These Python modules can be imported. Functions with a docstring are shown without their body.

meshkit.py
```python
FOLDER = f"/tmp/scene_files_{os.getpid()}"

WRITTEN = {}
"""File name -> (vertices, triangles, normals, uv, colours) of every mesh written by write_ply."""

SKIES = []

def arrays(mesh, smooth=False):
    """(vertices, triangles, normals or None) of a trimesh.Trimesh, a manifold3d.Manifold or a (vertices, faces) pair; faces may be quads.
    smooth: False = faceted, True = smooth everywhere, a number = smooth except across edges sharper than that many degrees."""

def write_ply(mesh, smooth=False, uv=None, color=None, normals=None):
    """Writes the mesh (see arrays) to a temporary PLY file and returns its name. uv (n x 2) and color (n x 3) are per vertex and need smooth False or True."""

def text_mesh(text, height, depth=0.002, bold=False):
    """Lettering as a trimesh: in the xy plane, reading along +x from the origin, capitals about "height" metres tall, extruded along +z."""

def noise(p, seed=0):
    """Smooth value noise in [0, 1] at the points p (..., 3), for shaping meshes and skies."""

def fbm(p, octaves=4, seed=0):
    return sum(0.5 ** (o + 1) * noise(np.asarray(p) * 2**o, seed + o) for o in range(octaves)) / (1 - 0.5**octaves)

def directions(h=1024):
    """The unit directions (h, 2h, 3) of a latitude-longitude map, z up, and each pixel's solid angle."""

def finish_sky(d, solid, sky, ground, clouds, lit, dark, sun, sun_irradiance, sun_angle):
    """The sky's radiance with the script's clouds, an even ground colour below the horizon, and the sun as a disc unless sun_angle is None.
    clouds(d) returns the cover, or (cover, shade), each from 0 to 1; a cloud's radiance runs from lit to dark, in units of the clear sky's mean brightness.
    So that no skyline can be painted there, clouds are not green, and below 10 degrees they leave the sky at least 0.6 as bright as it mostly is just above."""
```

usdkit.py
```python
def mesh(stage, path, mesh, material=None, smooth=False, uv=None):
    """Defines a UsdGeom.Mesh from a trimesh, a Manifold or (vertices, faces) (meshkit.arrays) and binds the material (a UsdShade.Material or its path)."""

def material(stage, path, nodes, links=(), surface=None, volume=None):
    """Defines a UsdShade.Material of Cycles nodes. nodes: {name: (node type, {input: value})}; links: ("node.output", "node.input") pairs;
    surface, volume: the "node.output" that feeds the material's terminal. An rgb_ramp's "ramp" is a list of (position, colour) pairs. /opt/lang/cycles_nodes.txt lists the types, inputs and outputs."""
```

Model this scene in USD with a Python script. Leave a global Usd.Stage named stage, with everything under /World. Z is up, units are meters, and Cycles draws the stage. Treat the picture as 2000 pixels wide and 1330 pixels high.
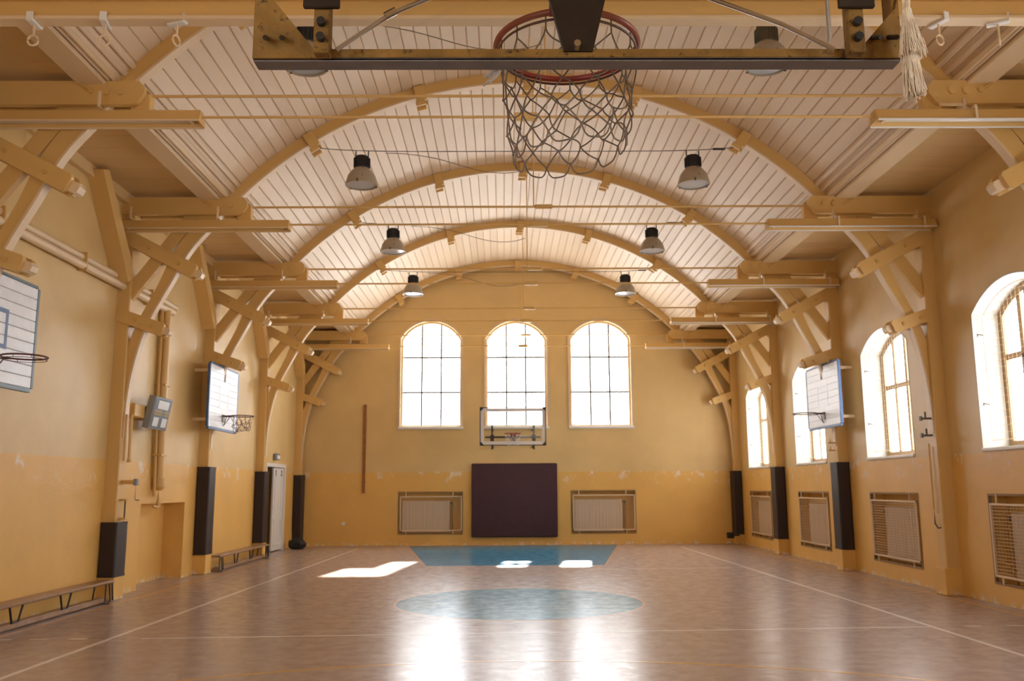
import math, random
import numpy as np
import trimesh
import manifold3d as m3
import shapely
from shapely.geometry import Polygon, box as sbox
from shapely.ops import unary_union
import usdkit, meshkit
from pxr import Usd, UsdGeom, UsdLux, UsdShade, Gf, Sdf, Vt

random.seed(7)
rng = np.random.default_rng(7)
stage = Usd.Stage.CreateInMemory()
UsdGeom.SetStageUpAxis(stage, 'Z')
UsdGeom.Xform.Define(stage, '/World')
UsdGeom.Scope.Define(stage, '/World/Looks')

# ------------------------------------------------------------------ camera, sky, sun, exposure
F_PX, PITCH, YAW, ROLL = 1744.5, 0.1632, 0.0094, -0.0053
EYE = np.array([-0.398, 0.0, 1.618])
EXPOSURE = 1.32
PANE_LIGHT = 4.3
PANE_LIGHT_SIDE = 4.4
cam = UsdGeom.Camera.Define(stage, '/World/camera')
fw = np.array([math.sin(YAW) * math.cos(PITCH), math.cos(YAW) * math.cos(PITCH), math.sin(PITCH)])
rt = np.array([math.cos(YAW), -math.sin(YAW), 0.0])
up = np.cross(rt, fw)
rt, up = math.cos(ROLL) * rt + math.sin(ROLL) * up, -math.sin(ROLL) * rt + math.cos(ROLL) * up
M = np.eye(4)
M[0, :3], M[1, :3], M[2, :3], M[3, :3] = rt, up, -fw, EYE
cam.AddTransformOp().Set(Gf.Matrix4d(*M.ravel().tolist()))
cam.CreateHorizontalApertureAttr(36.0)
cam.CreateVerticalApertureAttr(36.0 * 1330 / 2000)
cam.CreateFocalLengthAttr(36.0 * F_PX / 2000)
cam.CreateFStopAttr(8.0)
cam.CreateFocusDistanceAttr(2.7)
cam.CreateClippingRangeAttr((0.05, 500.0))
cam.CreateExposureAttr(EXPOSURE)
sky = UsdLux.DomeLight.Define(stage, '/World/sky')
sky.CreateColorAttr((0.86, 0.93, 1.0))
sky.CreateIntensityAttr(4.0)
sun = UsdLux.DistantLight.Define(stage, '/World/sun')
sun.CreateAngleAttr(1.4)
sun.CreateNormalizeAttr(True)
sun.CreateIntensityAttr(6.0)
sun.CreateColorAttr((1.0, 0.95, 0.86))
sd = -np.array([-0.11, -1.0, -0.59]); sd /= np.linalg.norm(sd)      # towards the sun
sx_ = np.cross([0, 0, 1.0], sd); sx_ /= np.linalg.norm(sx_); sy_ = np.cross(sd, sx_)
SM = np.eye(4); SM[0, :3], SM[1, :3], SM[2, :3] = sx_, sy_, sd
sun.AddTransformOp().Set(Gf.Matrix4d(*SM.ravel().tolist()))

# ------------------------------------------------------------------ prims and naming
used = {}
def numbered(parent, name):
    k = (parent, name)
    n = used.get(k, -1) + 1
    used[k] = n
    return name if n == 0 else f'{name}_{n:03d}'
def tag(p, label=None, cat=None, group=None, kind=None):
    p = p.GetPrim() if hasattr(p, 'GetPrim') else p
    for k, v in (('label', label), ('category', cat), ('group', group), ('kind', kind)):
        if v: p.SetCustomDataByKey(k, v)
    return p
def path_of(parent):
    return '/World' if parent is None else str(parent.GetPath())
def thing(name, label=None, cat=None, loc=(0, 0, 0), rotz=0, group=None, kind=None, parent=None):
    pp = path_of(parent)
    x = UsdGeom.Xform.Define(stage, f'{pp}/{numbered(pp, name)}')
    x.AddTranslateOp().Set(Gf.Vec3d(*map(float, loc)))
    if rotz: x.AddRotateZOp().Set(float(rotz))
    return tag(x, label, cat, group, kind)
def obj(name, mesh, mat, parent=None, smooth=35, label=None, cat=None, group=None, kind=None):
    pp = path_of(parent)
    m = usdkit.mesh(stage, f'{pp}/{numbered(pp, name)}', mesh, mat, smooth=smooth)
    return tag(m, label, cat, group, kind)
def dup(src, loc, label=None, rotz=0, group=None):
    was = src.GetCustomData()
    base = src.GetName()
    base = base[:-4] if base[-4:-3] == '_' and base[-3:].isdigit() else base
    r = thing(base, label or was.get('label'), was.get('category'), loc, rotz, group or was.get('group'))
    r.GetReferences().AddInternalReference(src.GetPath())
    r.SetInstanceable(True)
    return r

# ------------------------------------------------------------------ mesh helpers
def cat_(*ms):
    ms = [m for m in ms if m is not None]
    return trimesh.util.concatenate(ms) if len(ms) > 1 else ms[0]
def box(x0, x1, y0, y1, z0, z1):
    b = trimesh.creation.box([abs(x1 - x0), abs(y1 - y0), abs(z1 - z0)])
    b.apply_translation([(x0 + x1) / 2, (y0 + y1) / 2, (z0 + z1) / 2])
    return b
def cbox(x0, x1, y0, y1, z0, z1, c=0.01):
    lo, hi = np.minimum([x0, y0, z0], [x1, y1, z1]), np.maximum([x0, y0, z0], [x1, y1, z1])
    c = min(c, 0.45 * (hi - lo).min())
    pts = []
    for ax in range(3):
        e = np.full(3, c); e[ax] = 0
        for s in np.ndindex(2, 2, 2):
            pts.append(np.where(np.array(s) == 0, lo + e, hi - e))
    return trimesh.convex.convex_hull(np.array(pts))
def seg(p, q, r, n=8):
    return trimesh.creation.cylinder(radius=r, segment=[p, q], sections=n)
def tube(pts, r, n=6, closed=False):
    p = np.asarray(pts, float)
    if closed: p = np.vstack([p, p[:1]])
    t = np.gradient(p, axis=0)
    if closed: t[0] = t[-1] = p[1] - p[-2]
    t /= np.linalg.norm(t, axis=1, keepdims=True) + 1e-12
    ref = np.array([0, 0, 1.0]) if np.abs(t[:, 2]).mean() < 0.75 else np.array([1.0, 0, 0])
    a = np.cross(t, ref); a /= np.linalg.norm(a, axis=1, keepdims=True) + 1e-9
    b = np.cross(t, a)
    th = np.arange(n) * 2 * np.pi / n
    R = np.broadcast_to(r, (len(p),))[:, None, None]
    v = (p[:, None] + R * (np.cos(th)[None, :, None] * a[:, None] + np.sin(th)[None, :, None] * b[:, None])).reshape(-1, 3)
    f = []
    for i in range(len(p) - 1):
        for j in range(n):
            k = (j + 1) % n
            f += [[i * n + j, (i + 1) * n + j, (i + 1) * n + k], [i * n + j, (i + 1) * n + k, i * n + k]]
    if not closed:
        v = np.vstack([v, p[0], p[-1]]); c0, c1, e = len(v) - 2, len(v) - 1, (len(p) - 1) * n
        for j in range(n):
            k = (j + 1) % n
            f += [[c0, j, k], [c1, e + k, e + j]]
    m = trimesh.Trimesh(v, f, process=False)
    m.fix_normals()
    return m
def lathe(profile, n=32):
    return trimesh.creation.revolve(np.asarray(profile, float), sections=n)
AX = {'xz': np.array([[1, 0, 0, 0], [0, 0, -1, 0], [0, 1, 0, 0], [0, 0, 0, 1.0]]),
      'yz': np.array([[0, 0, 1, 0], [1, 0, 0, 0], [0, 1, 0, 0], [0, 0, 0, 1.0]]),
      'xy': np.eye(4)}
def prism(poly, plane, a, b):
    """polygon in the plane (x,z), (y,z) or (x,y), extruded along the third axis from a to b"""
    if not isinstance(poly, (Polygon, shapely.MultiPolygon)): poly = Polygon(poly)
    out = []
    for g in getattr(poly, 'geoms', [poly]):
        if g.is_empty or g.area < 1e-7: continue
        m = trimesh.creation.extrude_polygon(g, abs(b - a), engine='earcut')
        m.apply_transform(AX[plane])
        lo = m.bounds[0]; k = {'xz': 1, 'yz': 0, 'xy': 2}[plane]
        d = np.zeros(3); d[k] = min(a, b) - lo[k]
        m.apply_translation(d); out.append(m)
    return cat_(*out)
def mirror_x(m):
    m = m.copy(); m.vertices[:, 0] *= -1; m.invert(); return m
def orient(u, v, n, o):
    T = np.eye(4); T[:3, 0], T[:3, 1], T[:3, 2], T[:3, 3] = u, v, n, o
    return T

# ------------------------------------------------------------------ materials
MATS = {}
def paint(name, col, rough=0.55, var=0.10, scale=3.0, bump=0.0, bscale=40, spec=0.5, metallic=0.0, dirt=None, dirt_at=(0.62, 0.75)):
    nodes = {'geo': ('geometry', {}), 'n': ('noise_texture', {'scale': scale, 'detail': 2.0, 'roughness': 0.6}),
             'r': ('rgb_ramp', {'ramp': [(0.25, tuple(c * (1 - var) for c in col)), (0.75, tuple(min(1, c * (1 + var)) for c in col))]}),
             'p': ('principled_bsdf', {'roughness': rough, 'metallic': metallic, 'specular_ior_level': spec})}
    links = [('geo.position', 'n.vector'), ('n.fac', 'r.fac')]
    out = 'r.color'
    if dirt:
        nodes |= {'n2': ('noise_texture', {'scale': scale * 4, 'detail': 4.0, 'roughness': 0.65}),
                  'r2': ('rgb_ramp', {'ramp': [(dirt_at[0], (0, 0, 0)), (dirt_at[1], (1, 1, 1))]}),
                  'mx': ('mix_color', {'b': dirt})}
        links += [('geo.position', 'n2.vector'), ('n2.fac', 'r2.fac'), ('r2.color', 'mx.fac'), ('r.color', 'mx.a')]
        out = 'mx.result'
    if dirt or var >= 0.12:
        links.append((out, 'p.base_color'))
    else:                                    # evenly painted things: one plain colour
        nodes, links = {'p': nodes['p']}, []
        nodes['p'][1]['base_color'] = col
    if bump >= 0.2:
        nodes |= {'geo': ('geometry', {}), 'bn': ('noise_texture', {'scale': bscale, 'detail': 4.0}), 'b': ('bump', {'strength': bump, 'distance': 0.01})}
        links += [('geo.position', 'bn.vector'), ('bn.fac', 'b.height'), ('b.normal', 'p.normal')]
    MATS[name] = usdkit.material(stage, f'/World/Looks/{name}', nodes, links, surface='p.BSDF')
    return MATS[name]
paint('ochre', (0.72, 0.46, 0.16), 0.45, 0.07, 2.0, 0.15, 30)
paint('ochre_deep', (0.66, 0.40, 0.12), 0.5, 0.08, 2.0, 0.15, 30)
paint('cream_a', (0.77, 0.60, 0.415), 0.5, 0.05, 1.2, 0.1, 25)
paint('cream_b', (0.74, 0.57, 0.39), 0.5, 0.05, 1.2, 0.1, 25)
paint('cream_c', (0.80, 0.63, 0.445), 0.5, 0.05, 1.2, 0.1, 25)
paint('joint', (0.50, 0.33, 0.16), 0.8, 0.05)
paint('soffit_a', (0.72, 0.50, 0.24), 0.55, 0.05, 1.2, 0.1, 25)
paint('soffit_b', (0.69, 0.48, 0.225), 0.55, 0.05, 1.2, 0.1, 25)
paint('moulding', (0.78, 0.60, 0.38), 0.5, 0.05)
paint('trim_white', (0.80, 0.78, 0.74), 0.45, 0.04)
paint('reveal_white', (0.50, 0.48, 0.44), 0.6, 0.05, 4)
paint('surround', (0.68, 0.53, 0.36), 0.55, 0.05, 4)
paint('window_brown', (0.34, 0.21, 0.09), 0.45, 0.08)
paint('lead_dark', (0.10, 0.08, 0.06), 0.5, 0.2)
paint('pad_brown', (0.020, 0.010, 0.010), 0.5, 0.15, 6, 0.25, 18)
paint('mat_maroon', (0.055, 0.016, 0.024), 0.6, 0.12, 8, 0.2, 120)
paint('bag_black', (0.012, 0.011, 0.012), 0.6, 0.3, 9, 0.4, 20)
paint('black_metal', (0.018, 0.017, 0.018), 0.45, 0.2, 10)
paint('rust_steel', (0.25, 0.135, 0.03), 0.6, 0.35, 9, 0.3, 60, spec=0.3, metallic=0.0, dirt=(0.03, 0.018, 0.01), dirt_at=(0.58, 0.72))
paint('grey_steel', (0.20, 0.18, 0.175), 0.5, 0.15, 12, metallic=0.2, dirt=(0.05, 0.04, 0.035), dirt_at=(0.62, 0.8))
paint('dark_plate', (0.03, 0.02, 0.012), 0.5, 0.3, 10, metallic=0.3)
paint('chrome', (0.55, 0.56, 0.60), 0.2, 0.05, metallic=1.0)
paint('rim_red', (0.30, 0.035, 0.02), 0.4, 0.25, 14)
paint('rim_dark', (0.10, 0.028, 0.022), 0.45, 0.25, 14)
paint('cord', (0.22, 0.17, 0.13), 0.85, 0.25, 40)
paint('cord_white', (0.72, 0.70, 0.68), 0.9, 0.1, 40)
paint('rope', (0.88, 0.70, 0.50), 0.9, 0.25, 40)
paint('rope_pale', (0.97, 0.79, 0.64), 0.9, 0.2, 40)
paint('lamp_grey', (0.40, 0.33, 0.24), 0.35, 0.08, 5)
paint('lamp_glass', (0.50, 0.53, 0.57), 0.12, 0.05, 5)
paint('board_white', (0.80, 0.83, 0.88), 0.4, 0.05, 7, dirt=(0.45, 0.45, 0.47), dirt_at=(0.70, 0.85))
paint('board_white_b', (0.76, 0.79, 0.85), 0.4, 0.05, 7, dirt=(0.45, 0.45, 0.47), dirt_at=(0.70, 0.85))
paint('board_grey_blue', (0.10, 0.16, 0.20), 0.45, 0.15, 9)
paint('board_blue', (0.05, 0.12, 0.30), 0.45, 0.15, 9)
paint('bench_wood', (0.34, 0.20, 0.115), 0.35, 0.22, 7, 0.1, 40)
paint('stick_wood', (0.30, 0.115, 0.025), 0.5, 0.2, 10)
paint('radiator_white', (0.66, 0.52, 0.38), 0.45, 0.05)
paint('grille_paint', (0.78, 0.60, 0.40), 0.45, 0.08)
paint('niche_dark', (0.30, 0.19, 0.09), 0.8, 0.1)
paint('tube_glass', (0.78, 0.74, 0.66), 0.25, 0.03)
paint('score_grey', (0.26, 0.28, 0.29), 0.45, 0.05)
paint('score_face', (0.12, 0.155, 0.20), 0.4, 0.05)
paint('score_white', (0.78, 0.80, 0.83), 0.45, 0.04)
paint('score_gold', (0.40, 0.27, 0.07), 0.5, 0.1)
paint('corridor', (0.50, 0.52, 0.46), 0.7, 0.05)
paint('door_white', (0.78, 0.76, 0.74), 0.4, 0.03)
paint('ground_pave', (0.30, 0.29, 0.27), 0.9, 0.15)
paint('line_white', (0.80, 0.76, 0.74), 0.25, 0.10, 3, spec=0.5)
paint('line_yellow', (0.62, 0.33, 0.07), 0.28, 0.10, 3)
paint('line_orange', (0.55, 0.27, 0.10), 0.28, 0.10, 3)

def floor_like(name, c1, c2, rough=0.24):
    nodes = {'geo': ('geometry', {}),
             'mp': ('mapping', {'scale': (0.8, 3.0, 1.0)}),
             'n': ('noise_texture', {'scale': 1.6, 'detail': 5.0, 'roughness': 0.62}),
             'r': ('rgb_ramp', {'ramp': [(0.3, c1), (0.72, c2)]}),
             'n2': ('noise_texture', {'scale': 5.0, 'detail': 6.0, 'roughness': 0.7}),
             'rr': ('map_range', {'from_min': 0.3, 'from_max': 0.75, 'to_min': rough - 0.05, 'to_max': rough + 0.09}),
             'n3': ('noise_texture', {'scale': 2.3, 'detail': 3.0}),
             'b': ('bump', {'strength': 0.05, 'distance': 0.02}),
             'p': ('principled_bsdf', {'specular_ior_level': 0.16, 'ior': 1.5})}
    links = [('geo.position', 'mp.vector'), ('mp.vector', 'n.vector'), ('n.fac', 'r.fac'), ('r.color', 'p.base_color'),
             ('geo.position', 'n2.vector'), ('n2.fac', 'rr.value'), ('rr.result', 'p.roughness'),
             ('geo.position', 'n3.vector'), ('n3.fac', 'b.height'), ('b.normal', 'p.normal')]
    MATS[name] = usdkit.material(stage, f'/World/Looks/{name}', nodes, links, surface='p.BSDF')
floor_like('lino', (0.415, 0.315, 0.27), (0.445, 0.343, 0.297), 0.25)
floor_like('lino_blue', (0.03, 0.19, 0.34), (0.05, 0.24, 0.41), 0.22)
floor_like('lino_pale_blue', (0.15, 0.33, 0.46), (0.20, 0.39, 0.52), 0.22)

def wall_mat(name, top, bot, zline):
    """two painted zones; chipped paint along the dividing line and at the floor"""
    nodes = {'geo': ('geometry', {}), 's': ('separate_xyz', {}),
             'nz': ('noise_texture', {'scale': 6.0, 'detail': 4.0}),
             'w': ('math', {'math_type': 'multiply_add', 'value2': 0.03}),
             'gt': ('math', {'math_type': 'greater_than', 'value2': zline}),
             'n': ('noise_texture', {'scale': 1.1, 'detail': 3.0, 'roughness': 0.6}),
             'rt': ('rgb_ramp', {'ramp': [(0.25, tuple(c * .93 for c in top)), (0.75, tuple(c * 1.06 for c in top))]}),
             'rb': ('rgb_ramp', {'ramp': [(0.25, tuple(c * .93 for c in bot)), (0.75, tuple(c * 1.06 for c in bot))]}),
             'mx': ('mix_color', {}),
             'cn': ('noise_texture', {'scale': 3.2, 'detail': 5.0, 'roughness': 0.72}),
             'cr': ('rgb_ramp', {'ramp': [(0.57, (0, 0, 0)), (0.62, (1, 1, 1))]}),
             'band': ('map_range', {'from_min': 0.0, 'from_max': 0.45, 'to_min': 1.0, 'to_max': 0.0, 'clamp': True}),
             'd': ('math', {'math_type': 'subtract', 'value1': zline}),
             'lt': ('math', {'math_type': 'greater_than', 'value2': -0.005}),
             'm1': ('math', {'math_type': 'multiply'}),
             'm2': ('math', {'math_type': 'multiply'}),
             'low': ('map_range', {'from_min': 0.02, 'from_max': 0.10, 'to_min': 1.0, 'to_max': 0.0, 'clamp': True}),
             'cn2': ('noise_texture', {'scale': 7.0, 'detail': 4.0, 'roughness': 0.7}),
             'cr2': ('rgb_ramp', {'ramp': [(0.52, (0, 0, 0)), (0.58, (1, 1, 1))]}),
             'm3': ('math', {'math_type': 'multiply'}),
             'mxx': ('math', {'math_type': 'maximum'}),
             'chip': ('mix_color', {'b': (0.80, 0.70, 0.55)}),
             'bn': ('noise_texture', {'scale': 26.0, 'detail': 2.0}), 'b': ('bump', {'strength': 0.18, 'distance': 0.01}),
             'p': ('principled_bsdf', {'roughness': 0.5, 'specular_ior_level': 0.4})}
    links = [('geo.position', 's.vector'), ('geo.position', 'nz.vector'), ('nz.fac', 'w.value1'), ('s.z', 'w.value3'), ('w.value', 'gt.value1'),
             ('geo.position', 'n.vector'), ('n.fac', 'rt.fac'), ('n.fac', 'rb.fac'), ('rb.color', 'mx.a'), ('rt.color', 'mx.b'), ('gt.value', 'mx.fac'),
             ('s.z', 'd.value2'), ('d.value', 'band.value'), ('d.value', 'lt.value1'), ('geo.position', 'cn.vector'), ('cn.fac', 'cr.fac'),
             ('cr.color', 'm1.value1'), ('band.result', 'm1.value2'), ('m1.value', 'm2.value1'), ('lt.value', 'm2.value2'),
             ('s.z', 'low.value'), ('geo.position', 'cn2.vector'), ('cn2.fac', 'cr2.fac'), ('cr2.color', 'm3.value1'), ('low.result', 'm3.value2'),
             ('m2.value', 'mxx.value1'), ('m3.value', 'mxx.value2'), ('mxx.value', 'chip.fac'), ('mx.result', 'chip.a'), ('chip.result', 'p.base_color'),
             ('geo.position', 'bn.vector'), ('bn.fac', 'b.height'), ('b.normal', 'p.normal')]
    MATS[name] = usdkit.material(stage, f'/World/Looks/{name}', nodes, links, surface='p.BSDF')
wall_mat('plaster', (0.72, 0.508, 0.225), (0.78, 0.468, 0.13), 2.08)

def pane_mat(name, k=1.0, tint=(1, 1, 1)):
    nodes = {'t': ('transparent_bsdf', {'color': tint}), 'g': ('glossy_bsdf', {'color': (1, 1, 1), 'roughness': 0.02}), 'f': ('fresnel', {'IOR': 1.45}), 'm': ('mix_closure', {})}
    MATS[name] = usdkit.material(stage, f'/World/Looks/{name}', nodes, [('f.fac', 'm.fac'), ('t.BSDF', 'm.closure1'), ('g.BSDF', 'm.closure2')], surface='m.closure')
pane_mat('clear_pane')
pane_mat('board_glass', tint=(0.95, 0.96, 0.96))
# frosted panes with the day behind them: they give off the light that comes through
MATS['lit_pane'] = usdkit.material(stage, '/World/Looks/lit_pane', {'p': ('principled_bsdf', {'base_color': (0.8, 0.8, 0.8), 'roughness': 0.3, 'emission_color': (0.97, 0.985, 1.0), 'emission_strength': PANE_LIGHT})}, surface='p.BSDF')

MATS['lit_pane_side'] = usdkit.material(stage, '/World/Looks/lit_pane_side', {'p': ('principled_bsdf', {'base_color': (0.8, 0.8, 0.8), 'roughness': 0.3, 'emission_color': (0.97, 0.985, 1.0), 'emission_strength': PANE_LIGHT_SIDE})}, surface='p.BSDF')

# ------------------------------------------------------------------ dimensions of the hall
W, YF, YN, ZC = 6.40, 26.17, -1.2, 6.25
TY = [9.536 + 4.0952 * k for k in range(5)]                # the camera-side face of each truss
R_IN, ZA = 6.38, 8.14 - 6.38                                # the arch ribs: inner radius and height of the centre
R_OUT = R_IN + 0.17
BAYC = [TY[0] + 4.0952 * (k + 0.5) + 0.13 for k in range(-2, 4)]

# ------------------------------------------------------------------ ground outside, floor
obj('ground', prism(sbox(-60, -60, 60, 90).difference(sbox(-W - .5, YN - .5, W + .5, YF + .5)), 'xy', -0.6, -0.5), MATS['ground_pave'], kind='structure', label='paved ground outside the hall', cat=None)
fl = thing('floor', 'worn pinkish brown linoleum sports floor with painted court lines', None, kind='structure')
obj('linoleum', box(-W - .5, W + .5, YN - .5, YF + .5, -0.3, 0.0), MATS['lino'], fl)
XC = -0.17
def flat(poly, name, mat, label, z=0.0012):
    obj(name, prism(poly, 'xy', 0.0, z), MATS[mat], fl, smooth=False, label=label)
KB = 25.95
key = Polygon([(XC - 2.95, KB), (XC + 2.98, KB), (XC + 1.88, 19.33), (XC - 1.88, 19.33)])
flat(key, 'key_area', 'lino_blue', 'blue key area under the far hoop')
circ = shapely.Point(XC - .02, 13.2).buffer(1.75, 48)
flat(circ, 'centre_circle', 'lino_pale_blue', 'pale blue centre circle')
flat(circ.buffer(.03).difference(circ), 'circle_outline', 'line_orange', 'thin orange outline of the centre circle')
semi = shapely.Point(XC, 19.33).buffer(1.80, 48).difference(shapely.Point(XC, 19.33).buffer(1.77, 48)).intersection(sbox(-5, 10, 5, 19.33))
flat(semi, 'free_throw_arc', 'line_orange', 'orange free throw arc')
def line(a, b, w): return shapely.LineString([a, b]).buffer(w / 2, cap_style='flat')
flat(unary_union([line((XC - 2.98, KB), (XC - 1.9, 19.33), .035), line((XC + 3.01, KB), (XC + 1.9, 19.33), .035)]), 'key_outline', 'line_orange', 'orange key edges')
flat(line((-4.86, 5.4), (-4.39, 24.9), .055), 'court_line', 'line_white', 'white side line on the left')
flat(line((4.60, 7.0), (4.43, 24.9), .055), 'court_line', 'line_white', 'white side line on the right')
flat(line((-4.4, 10.27), (4.55, 10.72), .04), 'court_line', 'line_white', 'thin white line across the court')
for a, b in (((-6.02, 10.25), (-5.82, 10.26)), ((-5.62, 10.26), (-5.42, 10.27)), ((-5.2, 10.27), (-5.0, 10.28)), ((4.95, 10.74), (5.15, 10.75)), ((5.45, 10.76), (5.65, 10.77)), ((5.9, 10.78), (6.1, 10.79))):
    flat(line(a, b, .05), 'line_dash', 'line_white', 'short white dash')
flat(line((-6.06, 9.3), (-5.72, 24.9), .05), 'boundary_line', 'line_yellow', 'yellow line along the left wall')
flat(line((6.12, 9.5), (5.95, 24.9), .05), 'boundary_line', 'line_yellow', 'yellow line along the right wall')
arc = shapely.Point(XC, 2.6).buffer(6.25, 64); arc = arc.difference(shapely.Point(XC, 2.6).buffer(6.2, 64)).intersection(sbox(-6.2, 2.6, 6.1, 12))
flat(arc, 'three_point_arc', 'line_yellow', 'yellow three point arc')
flat(line((1.2, 18.3), (4.4, 18.5), .03), 'court_line', 'line_white', 'faint white line right of the key')

# ------------------------------------------------------------------ ceiling: curved boarding and flat side strips
ce = thing('ceiling', 'cream painted board vault with ochre flat strips at both sides', None, kind='structure')
TH = math.asin(4.85 / R_OUT)
NP = 58
yb = [5.44, *TY[:5]]
bays = [(TY[0] - 4.0952 + .12, TY[0] + .12)] + [(TY[k] + .12, TY[k + 1] + .12) for k in range(4)]
for bi, (ya, ybb) in enumerate(bays):
    ybb = min(ybb, YF - .002)
    for i in range(NP):
        a0, a1 = -TH + 2 * TH * i / NP, -TH + 2 * TH * (i + 1) / NP
        dr = rng.uniform(-.002, .002)
        g, bv = .0016 / R_OUT, .011 / R_OUT
        rr = [(R_OUT + dr, a0 + g + bv), (R_OUT + .012, a0 + g), (R_OUT + .022, a0 + g), (R_OUT + .022, a1 - g), (R_OUT + .012, a1 - g), (R_OUT + dr, a1 - g - bv)]
        pts = [(r * math.sin(a), ZA + r * math.cos(a)) for r, a in rr]
        obj('plank', prism(pts, 'xz', ya, ybb), MATS[('cream_a', 'cream_b', 'cream_c')[int(rng.integers(3))]], ce, smooth=False)
angs = np.linspace(-TH, TH, 49)
shell = [((R_OUT + .02) * math.sin(a), ZA + (R_OUT + .02) * math.cos(a)) for a in angs] + [((R_OUT + .2) * math.sin(a), ZA + (R_OUT + .2) * math.cos(a)) for a in angs[::-1]]
obj('vault_backing', prism(shell, 'xz', YN - .3, YF + .4), MATS['joint'], ce)
first = [(r * math.sin(a), ZA + r * math.cos(a)) for r, a in [(R_OUT, a) for a in angs] + [(R_OUT + .02, a) for a in angs[::-1]]]
obj('vault_lining', prism(first, 'xz', YN, bays[0][0]), MATS['cream_a'], ce)
for s in (-1, 1):
    for (ya, ybb) in bays:
        ybb = min(ybb, YF)
        n = 10
        for i in range(n):
            y0, y1 = ya + (ybb - ya) * i / n, ya + (ybb - ya) * (i + 1) / n
            obj('soffit_board', cbox(s * 4.95, s * (W + .05), y0 + .002, y1 - .002, ZC, ZC + .03, .006), MATS[('soffit_a', 'soffit_b')[int(rng.integers(2))]], ce, smooth=False)
    obj('soffit_backing', box(s * 4.85, s * (W + .5), YN - .3, YF + .4, ZC + .025, ZC + .7), MATS['joint'], ce)
    obj('soffit_lining', box(s * 4.95, s * (W + .05), YN, bays[0][0], ZC, ZC + .026), MATS['soffit_a'], ce)
for s, side in ((-1, 'left'), (1, 'right')):
    t = thing(f'trim_{1 if s < 0 else 2}', f'moulded timber purlin where the {side} flat strip meets the vault', None, kind='structure')
    obj('purlin', cbox(s * 4.88, s * 5.20, YN, YF, 6.13, 6.20, .012), MATS['moulding'], t)
    obj('shadow_board', box(s * 4.84, s * 4.90, YN, YF, 6.19, 6.24), MATS['joint'], t)
    for j, x0 in enumerate((4.80, 4.715, 4.63)):
        a = s * math.asin(x0 / R_OUT)
        m = cbox(-.034, .034, YN, YF, -.035 - .010 * (j == 0), .01, .012)
        m.apply_transform(trimesh.transformations.rotation_matrix(a, [0, 1, 0])); m.apply_translation([R_OUT * math.sin(a), 0, ZA + R_OUT * math.cos(a)])
        obj('moulding_strip', m, MATS[('moulding', 'cream_b', 'cream_a')[j]], t)
t = thing('trim_3', 'ochre timber plate along the top of the left wall', None, kind='structure')
obj('wall_plate', cbox(-W, -W + .10, YN, YF, 6.08, 6.25, .012), MATS['soffit_a'], t)

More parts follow.
